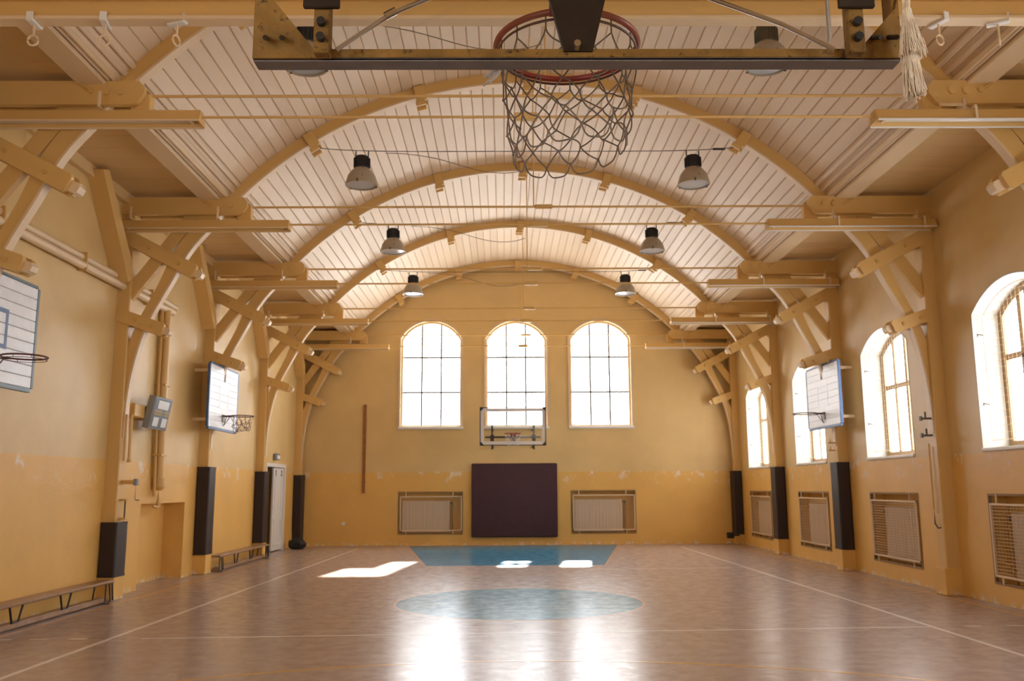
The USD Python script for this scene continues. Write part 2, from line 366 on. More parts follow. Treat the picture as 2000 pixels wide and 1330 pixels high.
# ------------------------------------------------------------------ walls
def arch_poly(c, half, sill, spring, rise, n=20):
    R = (half ** 2 + rise ** 2) / (2 * rise)
    a = math.asin(half / R)
    pts = [(c + R * math.sin(t), spring + rise - R + R * math.cos(t)) for t in np.linspace(a, -a, n)]
    return Polygon([(c - half, sill), (c + half, sill)] + pts)
FWX = [-2.54, -0.035, 2.45]
fw_open = [arch_poly(x, .90, 3.38, 5.98, .54) for x in FWX]
far_niche = [sbox(-3.46, .30, -1.59, 1.515), sbox(1.52, .30, 3.40, 1.535)]
top = Polygon([(-W - .5, -.3), (W + .5, -.3), (W + .5, 6.9), (5.4, 7.2), (0, 9.0), (-5.4, 7.2), (-W - .5, 6.9)])
A = top.difference(unary_union(fw_open + far_niche))
B = top.difference(unary_union(fw_open))
obj('wall_back', cat_(prism(A, 'xz', YF, YF + .24), prism(B, 'xz', YF + .24, YF + .5)), MATS['plaster'], smooth=False, kind='structure', label='ochre end wall with three arched windows')
obj('wall_front', prism(top.difference(unary_union([arch_poly(x, .85, 1.4, 3.4, .45) for x in (-3.6, 3.6)])), 'xz', YN - .4, YN), MATS['plaster'], smooth=False, kind='structure', label='ochre end wall behind the viewer')
rw_open = [arch_poly(y, .98, 2.12, 4.06, .36) for y in BAYC]
rw_niche = [sbox(y - .97, .27, y + .97, 1.50) for y in BAYC]
side = sbox(YN - .5, -.3, YF + .5, 6.9)
A = side.difference(unary_union(rw_open + rw_niche)); B = side.difference(unary_union(rw_open))
obj('wall_right', cat_(prism(A, 'yz', W, W + .24), prism(B, 'yz', W + .24, W + .52)), MATS['plaster'], smooth=False, kind='structure', label='ochre side wall with arched windows')
DOOR = sbox(22.75, -.001, 24.65, 2.2)
ln = sbox(15.05, -.001, 17.1, 1.38)
A = side.difference(unary_union([ln, DOOR])); B = side.difference(DOOR)
obj('wall_left', cat_(prism(A, 'yz', -W - .38, -W), prism(B, 'yz', -W - .5, -W - .38)), MATS['plaster'], smooth=False, kind='structure', label='ochre side wall with niche and door')

# ------------------------------------------------------------------ windows
def window(name, P, cols, rows, plane, at, out, label, clear=(), frame_mat='window_brown', bar=.035, fr=.055, reveal=None, sill=None, surround=None):
    """P: opening polygon; at: depth coordinate of the pane; out: +1, outwards is +axis"""
    w = thing(name, label, None, kind='structure')
    inner = P.buffer(-fr, join_style='mitre')
    obj('frame', prism(P.difference(inner), plane, at - .05 * out, at + .05 * out), MATS[frame_mat], w)
    bx0, by0, bx1, by1 = inner.bounds
    xs, zs = [bx0, *cols, bx1], [by0, *rows, by1]
    for c in cols:
        obj('mullion', prism(sbox(c - bar / 2, by0, c + bar / 2, by1).intersection(inner), plane, at - .03 * out, at + .03 * out), MATS['lead_dark' if bar < .06 else frame_mat], w)
    for r in rows:
        obj('glazing_bar', prism(sbox(bx0, r - bar / 2, bx1, r + bar / 2).intersection(inner), plane, at - .028 * out, at + .028 * out), MATS['lead_dark' if bar < .06 else frame_mat], w)
    for i in range(len(xs) - 1):
        for j in range(len(zs) - 1):
            q = sbox(xs[i] - .002, zs[j] - .002, xs[i + 1] + .002, zs[j + 1] + .002).intersection(inner)
            obj('glass_pane', prism(q, plane, at - .004 * out, at + .004 * out), MATS['clear_pane' if (i, j) in clear else 'lit_pane' if plane == 'xz' else 'lit_pane_side'], w, smooth=False)
    if reveal is not None: obj('reveal_lining', reveal, MATS['reveal_white'], w)
    if surround is not None: obj('window_surround', surround, MATS['surround'], w)
    if sill is not None: obj('sill', sill, MATS['trim_white'], w)
    return w
lab = ['left arched window of the end wall', 'middle arched window of the end wall behind the far backboard', 'right arched window of the end wall']
clr = [{(1, 1), (2, 0), (2, 1)}, {(2, 0)}, {(0, 0)}]
for i, x in enumerate(FWX):
    P = fw_open[i]
    sur = P.buffer(.06, join_style='mitre').difference(P)
    window(f'window_{i + 1}', P, [x - .285, x + .285], [4.40, 5.44], 'xz', YF + .16, 1, lab[i], clr[i], 'surround', .05, .06,
           sill=cbox(x - .96, x + .96, YF - .05, YF + .12, 3.31, 3.385, .01), surround=prism(sur, 'xz', YF - .03, YF + .02))
for i, x in enumerate((-3.6, 3.6)):  # unseen glowing windows behind the viewer, placed to light near beams and hoop
    window(f'window_{i + 10}', arch_poly(x, .85, 1.4, 3.4, .45), [x - .27, x + .27], [2.6], 'xz', YN - .16, -1, f"unseen low arched window {'left' if x < 0 else 'right'} in the end wall behind the viewer, lighting the near beams and hoop", (), 'surround', .05, .06)
wl = {3: 'far', 2: 'third', 1: 'second', 0: 'nearest'}
for k, y in enumerate(BAYC):  # the first two are out of view, placed to light the near hall
    P = rw_open[k]
    rv = prism(P.buffer(.012).difference(P.buffer(-.004)), 'yz', W - .004, W + .40)
    who = {0: 'unseen right wall window beside the viewer, lighting the near hall', 1: 'unseen right wall window ahead of the viewer, lighting the near hall', 2: 'nearest right wall window cut by the picture edge', 3: 'second right wall window beside the hand winch', 4: 'third right wall window behind the wooden backboard', 5: 'farthest right wall window next to the end wall'}[k]
    window(f'window_{k + 4}', P, [y - .47, y, y + .47], [3.42], 'yz', W + .43, 1, who, (), 'window_brown', .085, .11, reveal=rv,
           sill=cbox(W - .03, W + .40, y - .98, y + .98, 2.085, 2.135, .01))
    if k < 2: continue
    g = thing('window_guard', {2: 'thin wire guard across the nearest right wall window', 3: 'thin wire guard across the second right wall window', 4: 'thin wire guard across the third right wall window behind the backboard', 5: 'thin wire guard across the farthest right wall window'}[k], 'window guard', (W + .12, y, 0), group='wire window guards')
    G = arch_poly(0, .93, 2.24, 4.0, .33)
    c = list(G.exterior.coords)[:-1]
    obj('guard_frame', tube([(0, a, b) for a, b in c], .008, 6, closed=True), MATS['grille_paint'], g)
    ms = []
    for z in np.arange(2.34, 4.3, .1):
        q = G.intersection(shapely.LineString([(-2, z), (2, z)]))
        if not q.is_empty: (a, _), (b, _) = q.coords[0], q.coords[-1]; ms.append(seg((0, a, z), (0, b, z), .0028, 4))
    for yy in np.arange(-.85, .9, .1):
        q = G.intersection(shapely.LineString([(yy, 0), (yy, 6)]))
        if not q.is_empty: (_, a), (_, b) = q.coords[0], q.coords[-1]; ms.append(seg((0.003, yy, a), (0.003, yy, b), .0022, 4))
    obj('wire_mesh', cat_(*ms), MATS['grille_paint'], g, kind='stuff')
    for z in (2.75, 3.75):
        obj('guard_hook', cat_(seg((0, .93, z), (-.06, .975, z + .02), .007, 5), seg((-.06, .975, z + .02), (-.06, .985, z - .05), .007, 5)), MATS['lead_dark'], g)

# ------------------------------------------------------------------ door in the left wall
d = thing('door_1', 'white door in the left wall with its left half open', None, kind='structure')
obj('door_frame', prism(sbox(22.68, 0.0, 24.72, 2.27).difference(sbox(22.78, -.1, 24.62, 2.18)), 'yz', -W - .2, -W + .04), MATS['door_white'], d)
leaf = [cbox(-W - .06, -W - .01, 23.62, 24.62, .03, 2.17, .006)]
lf = obj('door_leaf', leaf[0], MATS['door_white'], d)
for z0, z1 in ((.15, .85), (.98, 2.05)):
    obj('door_panel', prism(sbox(23.74, z0, 24.5, z1).difference(sbox(23.79, z0 + .05, 24.45, z1 - .05)), 'yz', -W - .015, -W + .005), MATS['trim_white'], lf)
for y in (23.8, 24.4):
    obj('door_fitting', cbox(-W - .01, -W + .012, y - .04, y + .04, 1.95, 2.1, .004), MATS['score_grey'], lf)
obj('passage', cat_(box(-W - 2.2, -W - 2.1, 22.3, 25.1, -.1, 2.7), box(-W - 2.2, -W - .5, 22.2, 22.3, -.1, 2.7), box(-W - 2.2, -W - .5, 25.1, 25.2, -.1, 2.7), box(-W - 2.2, -W - .5, 22.2, 25.2, 2.6, 2.7), box(-W - 2.2, -W - .38, 22.2, 25.2, -.2, 0)), MATS['corridor'], d)
el = thing('emergency_light', 'small grey emergency light box on the wall above the white door', 'light', (-W, 23.6, 2.36))
obj('housing', cbox(0, .10, -.16, .16, 0, .17, .02), MATS['score_grey'], el)
obj('lens', cbox(.09, .115, -.12, .12, .02, .12, .008), MATS['score_white'], el)

# ------------------------------------------------------------------ roof trusses
def curve_poly(left, right):
    return Polygon(list(left) + list(right)[::-1])
def spline(pts, n=24):
    from scipy.interpolate import CubicSpline
    p = np.array(pts, float); s = np.r_[0, np.cumsum(np.linalg.norm(np.diff(p, axis=0), axis=1))]
    c = CubicSpline(s, p); return [tuple(x) for x in c(np.linspace(0, s[-1], n))]
def bolt(x, z, y=-.02, r=.03):
    m = trimesh.creation.cylinder(radius=r, height=.03, sections=10)
    m.apply_transform(trimesh.transformations.rotation_matrix(math.pi / 2, [1, 0, 0])); m.apply_translation([x, y, z]); return m
tr = thing('roof_truss', 'nearest ochre timber roof truss, its ends cut by the picture edges', 'roof truss', (0, TY[0], 0), group='ochre timber roof trusses')
ta = math.asin(4.88 / R_OUT)
aa = np.linspace(-ta, ta, 61)
rib = Polygon([(R_IN * math.sin(a), ZA + R_IN * math.cos(a)) for a in aa] + [((R_OUT + .004) * math.sin(a), ZA + (R_OUT + .004) * math.cos(a)) for a in aa[::-1]])
rib2 = Polygon([((R_IN - .018) * math.sin(a), ZA + (R_IN - .018) * math.cos(a)) for a in aa] + [((R_IN + .01) * math.sin(a), ZA + (R_IN + .01) * math.cos(a)) for a in aa[::-1]])
obj('arch_rib', prism(rib, 'xz', .06, .165), MATS['ochre'], tr)
obj('lit_rib_soffit', prism(rib2, 'xz', .05, .175), MATS['moulding'], tr)  # paler strip: light on the underside of the rib, put into the colour
mainL = spline([(5.20, 5.93), (5.36, 5.66), (5.585, 5.31), (5.79, 4.81), (6.02, 4.33), (6.2, 3.85), (6.28, 3.49), (6.34, 3.0), (6.36, 2.4)])
mainR = spline([(4.86, 5.93), (5.06, 5.66), (5.34, 5.31), (5.60, 4.81), (5.85, 4.33), (6.03, 3.84), (6.11, 3.49), (6.175, 3.0), (6.20, 2.4)])
strutP = [(5.42, 5.93), (5.62, 5.66), (6.36, 4.65), (6.36, 4.32), (5.37, 5.66), (5.20, 5.93)]
def plankpoly(a, b, w, notch=True):
    a, b = np.array(a), np.array(b); u = (b - a) / np.linalg.norm(b - a); n = np.array([-u[1], u[0]])
    e = b
    return [tuple(a - n * w / 2), tuple(e - n * w / 2 - u * .03), tuple(e - n * (w / 2 - .03)), tuple(e + n * (w / 2 - .03)), tuple(e + n * w / 2 - u * .03), tuple(a + n * w / 2)]
for s in (-1, 1):
    f = (lambda m: m) if s > 0 else mirror_x
    hb = [(W, 5.89), (4.56, 5.89), (4.50, 5.93), (4.44, 6.02), (4.44, 6.10), (4.50, 6.17), (W, 6.17)]
    obj('hammer_beam', f(prism(hb, 'xz', -.03, .05)), MATS['ochre'], tr)
    obj('hammer_beam', f(prism(hb, 'xz', .19, .27)), MATS['ochre'], tr)
    obj('beam_packing', f(cbox(4.40, 4.62, .055, .185, 5.80, 6.06, .01)), MATS['ochre'], tr)
    obj('curved_brace', f(prism(Polygon(mainL + mainR[::-1]), 'xz', .06, .17)), MATS['ochre'], tr)
    off = [(x - .012, z) for x, z in mainR]
    obj('lit_brace_soffit', f(prism(Polygon([(x + .02, z) for x, z in mainR] + off[::-1]), 'xz', .05, .18)), MATS['moulding'], tr)  # cream strip paints the light that falls on the inner brace face
    obj('strut', f(prism(strutP, 'xz', .065, .165)), MATS['ochre'], tr)
    for y0 in (-.02, .19):
        obj('clamp', f(prism(plankpoly((6.38, 5.58), (5.22, 4.97), .22), 'xz', y0, y0 + .07)), MATS['ochre'], tr)
        obj('clamp', f(prism(plankpoly((6.38, 4.30), (5.66, 4.05), .20), 'xz', y0, y0 + .07)), MATS['ochre'], tr)
    obj('clamp_end', f(prism(plankpoly((5.36, 5.035), (5.13, 4.92), .13), 'xz', .045, .195)), MATS['moulding'], tr)
    obj('clamp_end', f(prism(plankpoly((5.78, 4.09), (5.58, 4.02), .12), 'xz', .045, .195)), MATS['moulding'], tr)
    obj('wall_post', f(cbox(6.20, W + .02, 0.0, .26, .34, 6.17, .012)), MATS['ochre'], tr)
    obj('post_base', f(cbox(6.15, W + .02, -.03, .32, 0.0, .40, .012)), MATS['plaster'], tr)
    for x, z in ((4.70, 6.04), (4.86, 6.04)): obj('bolt', f(bolt(x, z, -.04, .045)), MATS['ochre'], tr)
    for x, z in ((5.95, 5.35), (5.48, 5.10), (6.1, 4.2), (5.83, 4.1)): obj('bolt', f(bolt(x, z, -.03)), MATS['ochre_deep'], tr)
    obj('iron_strap', f(cat_(seg((5.05, -.04, 6.06), (5.18, -.04, 6.14), .016, 6), seg((5.18, -.04, 6.14), (5.2, .05, 6.2), .016, 6), bolt(5.03, 6.05, -.04, .035))), MATS['ochre_deep'], tr)
# diagonal wind brace from the left wall post up towards the wall plate
wb = Polygon([(-1.30, 6.17), (-1.10, 6.23), (-.13, 5.10), (-.06, 4.86), (-.20, 4.76)])
obj('wind_brace', prism(wb, 'yz', -W + .002, -W + .25), MATS['ochre'], tr)
for a in (-3.46, -1.73, 0.03, 1.75, 3.46):
    th = math.asin(a / R_IN); c, sn = math.cos(th), math.sin(th)
    for y0 in (-.01, .19):
        m = cat_(cbox(-.085, .085, y0, y0 + .06, -.10, .16, .008), cbox(-.11, .045, y0 + .005, y0 + .055, -.17, -.10, .006))
        m.apply_transform(trimesh.transformations.rotation_matrix(th, [0, 1, 0])); m.apply_translation([R_IN * sn, 0, ZA + R_IN * c])
        obj('cleat', m, MATS['ochre'], tr)
obj('tie_rod', seg((-4.46, .12, 6.05), (4.46, .12, 6.05), .018, 8), MATS['ochre'], tr)
obj('turnbuckle', cbox(.10, .40, .085, .155, 6.015, 6.085, .02), MATS['ochre'], tr)
obj('king_rod', seg((.09, .12, 8.10), (.09, .12, 6.06), .010, 6), MATS['ochre'], tr)
tl = ['', 'second ochre timber roof truss from the viewer', 'third ochre timber roof truss, with wooden backboards on its posts', 'fourth ochre timber roof truss, beside the left door', 'last ochre timber roof truss standing against the end wall']
for k in range(1, 5):
    dup(tr, (0, TY[k] - (.12 if k == 4 else 0), 0), tl[k])

# conduit at light level, one per truss
ords = ['nearest', 'second', 'third', 'fourth', 'last']
for k in range(5):
    c0 = thing('light_conduit', f'thin ochre conduit between the strip lights of the {ords[k]} truss', 'conduit', (0, TY[k] - .15 - (.12 if k == 4 else 0), 0), group='conduits between strip lights')
    obj('pipe', seg((-3.73, 0, 5.68), (3.73, 0, 5.68), .016, 8), MATS['ochre'], c0)
    jx = -.14 if k == 0 else .16
    obj('junction_box', cbox(jx - .13, jx + .13, -.04, .04, 5.64, 5.72, .01), MATS['ochre'], c0)

# ------------------------------------------------------------------ strip lights under the hammer beams
def strip_light(s, label):
    t = thing('strip_light', label, 'strip light', (s * 5.045, TY[0] - .15, 5.60), 0 if s > 0 else 180, group='fluorescent strip lights')
    L = 1.31
    obj('housing', cat_(cbox(-L, L, -.055, .055, .085, .145, .006)), MATS['ochre'], t)
    for q in (-1, 1):
        m = prism([(q * .05, .135), (q * .062, .135), (q * .116, .0), (q * .104, .0)], 'yz', -L, L)
        obj('reflector', m, MATS['ochre'], t)
        obj('reflector_lip', cbox(-L, L, q * .102, q * .124, -.008, .012, .004), MATS['trim_white' if s > 0 else 'moulding'], t)
        obj('fluorescent_tube', seg((-L + .12, q * .035, .05), (L - .12, q * .035, .05), .016, 10), MATS['tube_glass'], t)
    for q in (-1, 1):
        obj('end_plate', prism([(-.055, .14), (.055, .14), (.114, .0), (-.114, .0)], 'yz', q * L - .006, q * L + .006), MATS['ochre'], t)
        obj('lamp_holder', cbox(q * (L - .13), q * (L - .09), -.06, .06, .02, .09, .006), MATS['moulding'], t)
        u = -.22 if q < 0 else 1.12
        obj('hanger_strap', cat_(cbox(u - .015, u + .015, -.128, -.118, .0, .165, .003), cbox(u - .015, u + .015, -.125, .125, .155, .168, .003), cbox(u - .015, u + .015, .10, .118, .16, .34, .003)), MATS['moulding'], t)
    return t
for s, side in ((-1, 'left'), (1, 'right')):
    t0 = strip_light(s, f'fluorescent strip light under the {side} hammer beam of the nearest truss')
    for k in range(1, 5):
        dup(t0, (s * 5.045, TY[k] - .15 - (.12 if k == 4 else 0), 5.60), f'fluorescent strip light under the {side} hammer beam of the {ords[k]} truss', 0 if s > 0 else 180)

# ------------------------------------------------------------------ suspension wires and bell lamps
for k in range(4):
    w_ = thing('suspension_wire', f'thin wire slung across the {ords[k]} truss carrying two bell lamps', 'wire', (0, TY[k] + .12, 0), group='lamp suspension wires')
    xs = np.linspace(-3.44, 3.44, 31)
    zs = 6.98 + .07 * np.abs(xs / 3.44) ** 6
    obj('steel_wire', tube([(x, 0, z) for x, z in zip(xs, zs)], .007, 5), MATS['lead_dark'], w_)
    obj('wire_tensioner', cbox(3.0, 3.2, -.015, .015, 7.0, 7.03, .004), MATS['black_metal'], w_)
    for q in (-1, 1): obj('wire_eye', seg((q * 3.44, 0, 7.05), (q * 3.46, -.1, 7.07), .012, 6), MATS['ochre_deep'], w_)
    cs = spline([(-2.3, 6.96), (-1.9, 6.94), (-1.3, 6.82), (-.8, 6.67), (-.4, 6.62), (.05, 6.70)], 20)
    obj('feed_cable', tube([(x, .02, z) for x, z in cs], .006, 5), MATS['cord'], w_)
lamp = None
for k in range(4):
    for s, side in ((-1, 'left'), (1, 'right')):
        lb = f'{side} bell lamp with black ballast hanging below the {ords[k]} truss'
        loc = (s * 2.67, TY[k] + .12, 6.42)
        if lamp is None:
            lamp = thing('bell_lamp', lb, 'lamp', loc, 0, group='bell shaped hall lamps')
            rfl = obj('reflector', lathe([(.247, .0), (.25, .012), (.242, .06), (.222, .14), (.19, .19), (.15, .24), (.115, .27), (.11, .27), (.145, .232), (.185, .18), (.215, .13), (.236, .05), (.242, .0), (.247, 0)], 40), MATS['lamp_grey'], lamp)
            obj('rim_ring', lathe([(.236, -.012), (.258, -.012), (.258, .012), (.236, .012), (.236, -.012)], 40), MATS['lamp_grey'], rfl)
            obj('glass_cover', lathe([(0, .0), (.12, .001), (.238, .006), (.238, .014), (0, .010)], 40), MATS['lamp_glass'], rfl)
            bl = [lathe([(0, .255), (.105, .255), (.118, .29), (.122, .35), (.118, .44), (.10, .475), (0, .485)], 28)]
            for a in np.arange(0, 2 * math.pi, math.pi / 10):
                fin = cbox(.10, .135, -.006, .006, .29, .44, .002); fin.apply_transform(trimesh.transformations.rotation_matrix(a, [0, 0, 1])); bl.append(fin)
            obj('ballast', cat_(*bl), MATS['black_metal'], lamp)
            for q in (-1, 1):
                obj('hanger', cat_(seg((q * .10, 0, .46), (q * .10, 0, .565), .010, 6)), MATS['black_metal'], lamp)
            for a in (.4, 2.5, 4.6):
                obj('clip', cbox(.25 * math.cos(a) - .014, .25 * math.cos(a) + .014, .25 * math.sin(a) - .014, .25 * math.sin(a) + .014, -.02, .03, .004), MATS['lead_dark'], rfl)
            obj('stay_rod', seg((.05, -.238, .08), (.04, -.125, .27), .006, 5), MATS['lead_dark'], lamp)
        else:
            dup(lamp, loc, lb)

# ------------------------------------------------------------------ hook beam across the hall in front of the nearest truss
hb = thing('hook_beam', 'ochre painted flanged beam crossing the hall above the near backboard', 'beam', (0, 7.2, 0))
obj('web', box(-W, W, -.012, .012, 5.63, 5.80), MATS['ochre'], hb)
obj('top_flange', cbox(-W, W, -.06, .06, 5.79, 5.81, .004), MATS['ochre'], hb)
obj('bottom_flange', cbox(-W, W, -.07, .07, 5.60, 5.635, .006), MATS['moulding'], hb)
hl = ['ring hook on the hook beam, farthest left of the five', 'ring hook on the hook beam, second from the left', 'ring hook on the hook beam next to the near backboard on the left', 'ring hook on the hook beam just right of the frayed rope', 'ring hook on the hook beam nearest the right picture edge']
h0 = None
for x, l, rz in zip((-4.44, -3.83, -3.21, 3.40, 3.92), hl, (0, 10, 70, 25, 60)):
    if h0 is None:
        h0 = thing('ring_hook', l, 'hook', (x, 7.2, 5.60), rz, group='ring hooks on the beam')
        obj('clip', cat_(cbox(-.03, .03, -.085, .085, -.022, .0, .004), cbox(-.03, .03, -.09, -.075, -.02, .06, .004), cbox(-.03, .03, .075, .09, -.02, .06, .004)), MATS['trim_white'], h0)
        obj('shank', seg((0, 0, -.02), (0, 0, -.12), .010, 8), MATS['moulding'], h0)
        obj('ring', tube([(.045 * math.sin(a), 0, -.165 + .045 * math.cos(a)) for a in np.linspace(0, 2 * math.pi, 24)[:-1]], .009, 8, closed=True), MATS['moulding'], h0)
    else:
        dup(h0, (x, 7.2, 5.60), l, rz)

# ------------------------------------------------------------------ hoops
def rim_ring(c, r, tr_, name, parent, mat, n=48):
    return obj(name, tube([(c[0] + r * math.cos(a), c[1] + r * math.sin(a), c[2]) for a in np.linspace(0, 2 * math.pi, n + 1)[:-1]], tr_, 10, closed=True), MATS[mat], parent)
def net_mesh(c, r0, r1, h, nc, nr, th, seed, tilt=(0, 0), jig=.012, torn=0.0, sag=.018):
    g = np.random.default_rng(seed)
    z = c[2] - .03
    node = {}
    for j in range(nr + 1):
        u = j / nr
        for i in range(nc):
            a = (i + .5 * (j % 2)) * 2 * math.pi / nc
            r = (r0 - .005) + (r1 - r0) * (1 - (1 - u) ** 1.6)
            zz = z - h * (u ** .92)
            x, y = c[0] + r * math.cos(a), c[1] + r * math.sin(a)
            zz += u * (tilt[0] * (x - c[0]) + tilt[1] * (y - c[1]))
            k = jig * min(1, j) * (1.0 + .4 * (j == 2))
            node[i, j] = np.array([x, y, zz]) + g.normal(0, k, 3)
    ms = []
    def cordseg(p, q, s):
        t = np.linspace(0, 1, 6)[:, None]
        mid = g.normal(0, .008, 3) + [0, 0, -s]
        ms.append(tube(p * (1 - t) + q * t + 4 * t * (1 - t) * mid * .5, th, 5))
    for j in range(nr):
        for i in range(nc):
            for q in (((i, j + 1), ((i - 1) % nc, j + 1)) if j % 2 == 0 else ((i, j + 1), ((i + 1) % nc, j + 1))):
                if g.random() < torn: continue
                cordseg(node[i, j], node[q], sag * .4)
    for i in range(nc):
        p, q = node[i, nr], node[(i + 1) % nc, nr]
        t = np.linspace(0, 1, 10)[:, None]
        if g.random() < torn: continue
        ms.append(tube(p * (1 - t) + q * t + np.array([[0, 0, -.04]]) * (1 - (2 * t - 1) ** 4), th, 5))
    for (i, j), p in node.items():
        if 0 < j: ms.append(trimesh.creation.icosphere(0, th * 1.9).apply_translation(p))
        else:
            d = np.array([c[0] - p[0], c[1] - p[1], 0]) * 0
            ms.append(tube([p + [0, 0, .045] + d, p + [0, 0, .02], p], th, 5))
    return cat_(*ms)

def glass_board(name, label, yb, face, xc, zb, near):
    """glass board 1.8 x 1.05; face = +1: the hoop is on the +y side. local origin below the board's centre at floor level"""
    t = thing(name, label, 'basketball hoop', (xc, yb, 0), 0)
    f = face
    H, hw = 1.05, .905
    th = .055
    y0, y1 = (0, f * th) if f > 0 else (-th, 0)
    steel = 'rust_steel' if near else 'black_metal'
    if near:
        obj('bottom_beam', cat_(box(-hw, hw, 0, .006, zb, zb + .032), cbox(-hw, hw, .0, th, zb - .004, zb + .006, .002)), MATS['grey_steel'], t)
        obj('beam_flange', box(-.70, .74, -.004, .001, zb + .006, zb + .030), MATS['rust_steel'], t)
        bt, gw, gh, kk = .012, .20, .20, -.006
    else:
        obj('bottom_beam', cbox(-hw, hw, y0, y1, zb, zb + .022, .004), MATS['black_metal'], t)
        bt, gw, gh, kk = .02, .13, .13, 0
    obj('top_beam', cbox(-hw, hw, y0, y1, zb + H - .022, zb + H, .004), MATS[steel], t)
    for s in (-1, 1):
        obj('side_beam', cbox(s * hw, s * (hw - .02), y0, y1, zb, zb + H, .004), MATS[steel], t)
        for top in (0, 1):
            zc = zb + H if top else zb
            q = -1 if top else 1
            e = .0 if near else 0
            poly = Polygon([(s * hw, zc + q * .002), (s * (hw - (.190 if s < 0 else .140)), zc + q * .002), (s * (hw - (.045 if s < 0 else .01)), zc + q * (.185 if s < 0 else .15)), (s * hw, zc + q * .185)]) if near else Polygon([(s * hw, zc), (s * (hw - gw), zc), (s * hw, zc + q * gh)])
            obj('corner_gusset', prism(poly, 'xz', *( (-.008, .004) if near else (-.01 + (y1 if f > 0 else y0), (y1 if f > 0 else y0)))), MATS[steel], t)
        px = .72 if near else .57
        hx = (.708 if s < 0 else .767) if near else px
        post = obj('post', cbox(s * hx - .022, s * hx + .022, -f * .004, -f * .045, zb - (.0 if near else .10), zb + (.28 if near else .55), .003), MATS['rust_steel' if near else 'black_metal'], t)
        obj('post_plate', cbox(s * hx - .05, s * hx + .05, -f * .045, -f * .06, zb + .125, zb + .30, .003), MATS['dark_plate' if near else 'black_metal'], t)
        if near:
            for dx, dz in ((0, .04), (.0, .085)):
                obj('bolt', seg((s * hx + dx, -.04, zb + dz), (s * hx + dx, -.062, zb + dz), .012, 8), MATS['black_metal'], post)
            for dx in (.045, .09):
                p = np.array([s * (hw - dx + .01), -.008, zb + .062])
                obj('gusset_bolt', seg(p, p + [.008, -.035, -.018], .007, 8), MATS['dark_plate'], t)
            xe = s * (hw - .265) if s < 0 else .66
            rod = [(-.665, zb + .004), (-.52, zb + .115), (-.39, zb + .18), (.0, zb + .36)] if s < 0 else [(.70, zb + .004), (.56, zb + .085), (.35, zb + .175), (.0, zb + .36)]
            obj('stay_rod', tube([(x, -.05 + .01 * i, z) for i, (x, z) in enumerate(rod)], .0065, 8), MATS['chrome'], t)
            if s < 0: obj('rod_coupler', seg((-.535, -.04, zb + .108), (-.505, -.04, zb + .125), .011, 10), MATS['chrome'], t)
    g0 = hw - (.185 if near else .02)
    gl = sbox(-g0, zb + .03, g0 + .0, zb + H - .03).buffer(-.05).buffer(.05)
    obj('glass_pane', prism(gl, 'xz', *((.018, .028) if f > 0 else (-.028, -.018))), MATS['board_glass'], t, smooth=False)
    if near:
        obj('glass_edge', prism(gl.difference(gl.buffer(-.006)), 'xz', .014, .032), MATS['trim_white'], t, smooth=False)
    else:
        obj('white_border', prism(gl.difference(gl.buffer(-.09)), 'xz', -.031, -.029), MATS['line_white'], t, smooth=False)
    obj('cross_bar', cbox(-.76, .76, -f * .01, -f * .06, zb + .21, zb + .26, .004), MATS[steel], t)
    # hoop
    yy = f * (th + .0)
    rc = (0, f * (.15 + .225) + f * .045, 3.05)
    rim = rim_ring(rc, .232, .0105, 'rim', t, 'rim_red')
    obj('rim_flange', cat_(prism([(-.07, 3.0), (.07, 3.0), (.07, 3.05), (-.07, 3.05)], 'xz', yy, yy + f * .012), prism([(-.07, yy), (.07, yy), (.07, rc[1] - f * .222), (-.07, rc[1] - f * .222)], 'xy', 3.035, 3.055)), MATS['rim_red'], t)
    plate = Polygon([(-.085, 3.0), (.085, 3.0), (.04, zb + .02), (-.04, zb + .02)]) if near else Polygon([(-.09, 3.0), (.09, 3.0), (.03, zb + .0), (-.03, zb + .0)])
    obj('mounting_plate', prism(plate, 'xz', -f * .012, f * .012), MATS['dark_plate' if near else 'rim_dark'], t)
    if near:
        obj('plate_bolt', cat_(seg((-.005, -.01, zb + .03), (-.005, -.04, zb + .03), .010, 10)), MATS['chrome'], t)
        lr = tube([(rc[0] + .226 * math.cos(a), rc[1] + .226 * math.sin(a), 3.028) for a in np.linspace(0, 2 * math.pi, 49)[:-1]], .004, 6, closed=True)
        obj('net_ring', lr, MATS['rim_dark'], rim)
        obj('net', net_mesh((rc[0] + .0, rc[1], 3.035), .226, .196, .292, 13, 6, .0027, 11, tilt=(.14, .02), jig=.008), MATS['cord'], rim)
        # a torn strip of white tape on the left of the rim
        gt = np.random.default_rng(4)
        tp = []
        for q in range(9):
            a = np.array([-.222, rc[1] + .05, 3.015]) + gt.normal(0, .006, 3)
            b = a + np.array([-.045, -.01, -.055]) * gt.uniform(.4, 1.15) + gt.normal(0, .008, 3)
            tp.append(tube([a, (a + b) / 2 + gt.normal(0, .006, 3), b], [.004, .0055, .0035], 5))
        obj('white_tape', cat_(*tp), MATS['cord_white'], rim, kind='stuff')
        for s in (-1, 1):
            obj('hanging_tube', seg((s * .74, -.03, zb + .28), (s * .74, -.03, 6.9 if False else 7.2), .024, 10), MATS['rust_steel'], t)
    else:
        obj('net', net_mesh((rc[0], rc[1], 3.03), .226, .15, .22, 12, 3, .0035, 5), MATS['cord_white'], rim)
        for s in (-1, 1):
            for z in (.0, .5): obj('wall_bracket', cbox(s * .57 - .025, s * .57 + .025, .0, YF - 24.505, zb + z, zb + z + .05, .004), MATS['black_metal'], t)
    return t
glass_board('near_hoop', 'near glass backboard seen from behind with rusty frame and long brown net', 2.33, 1, -0.187, 2.795, True)
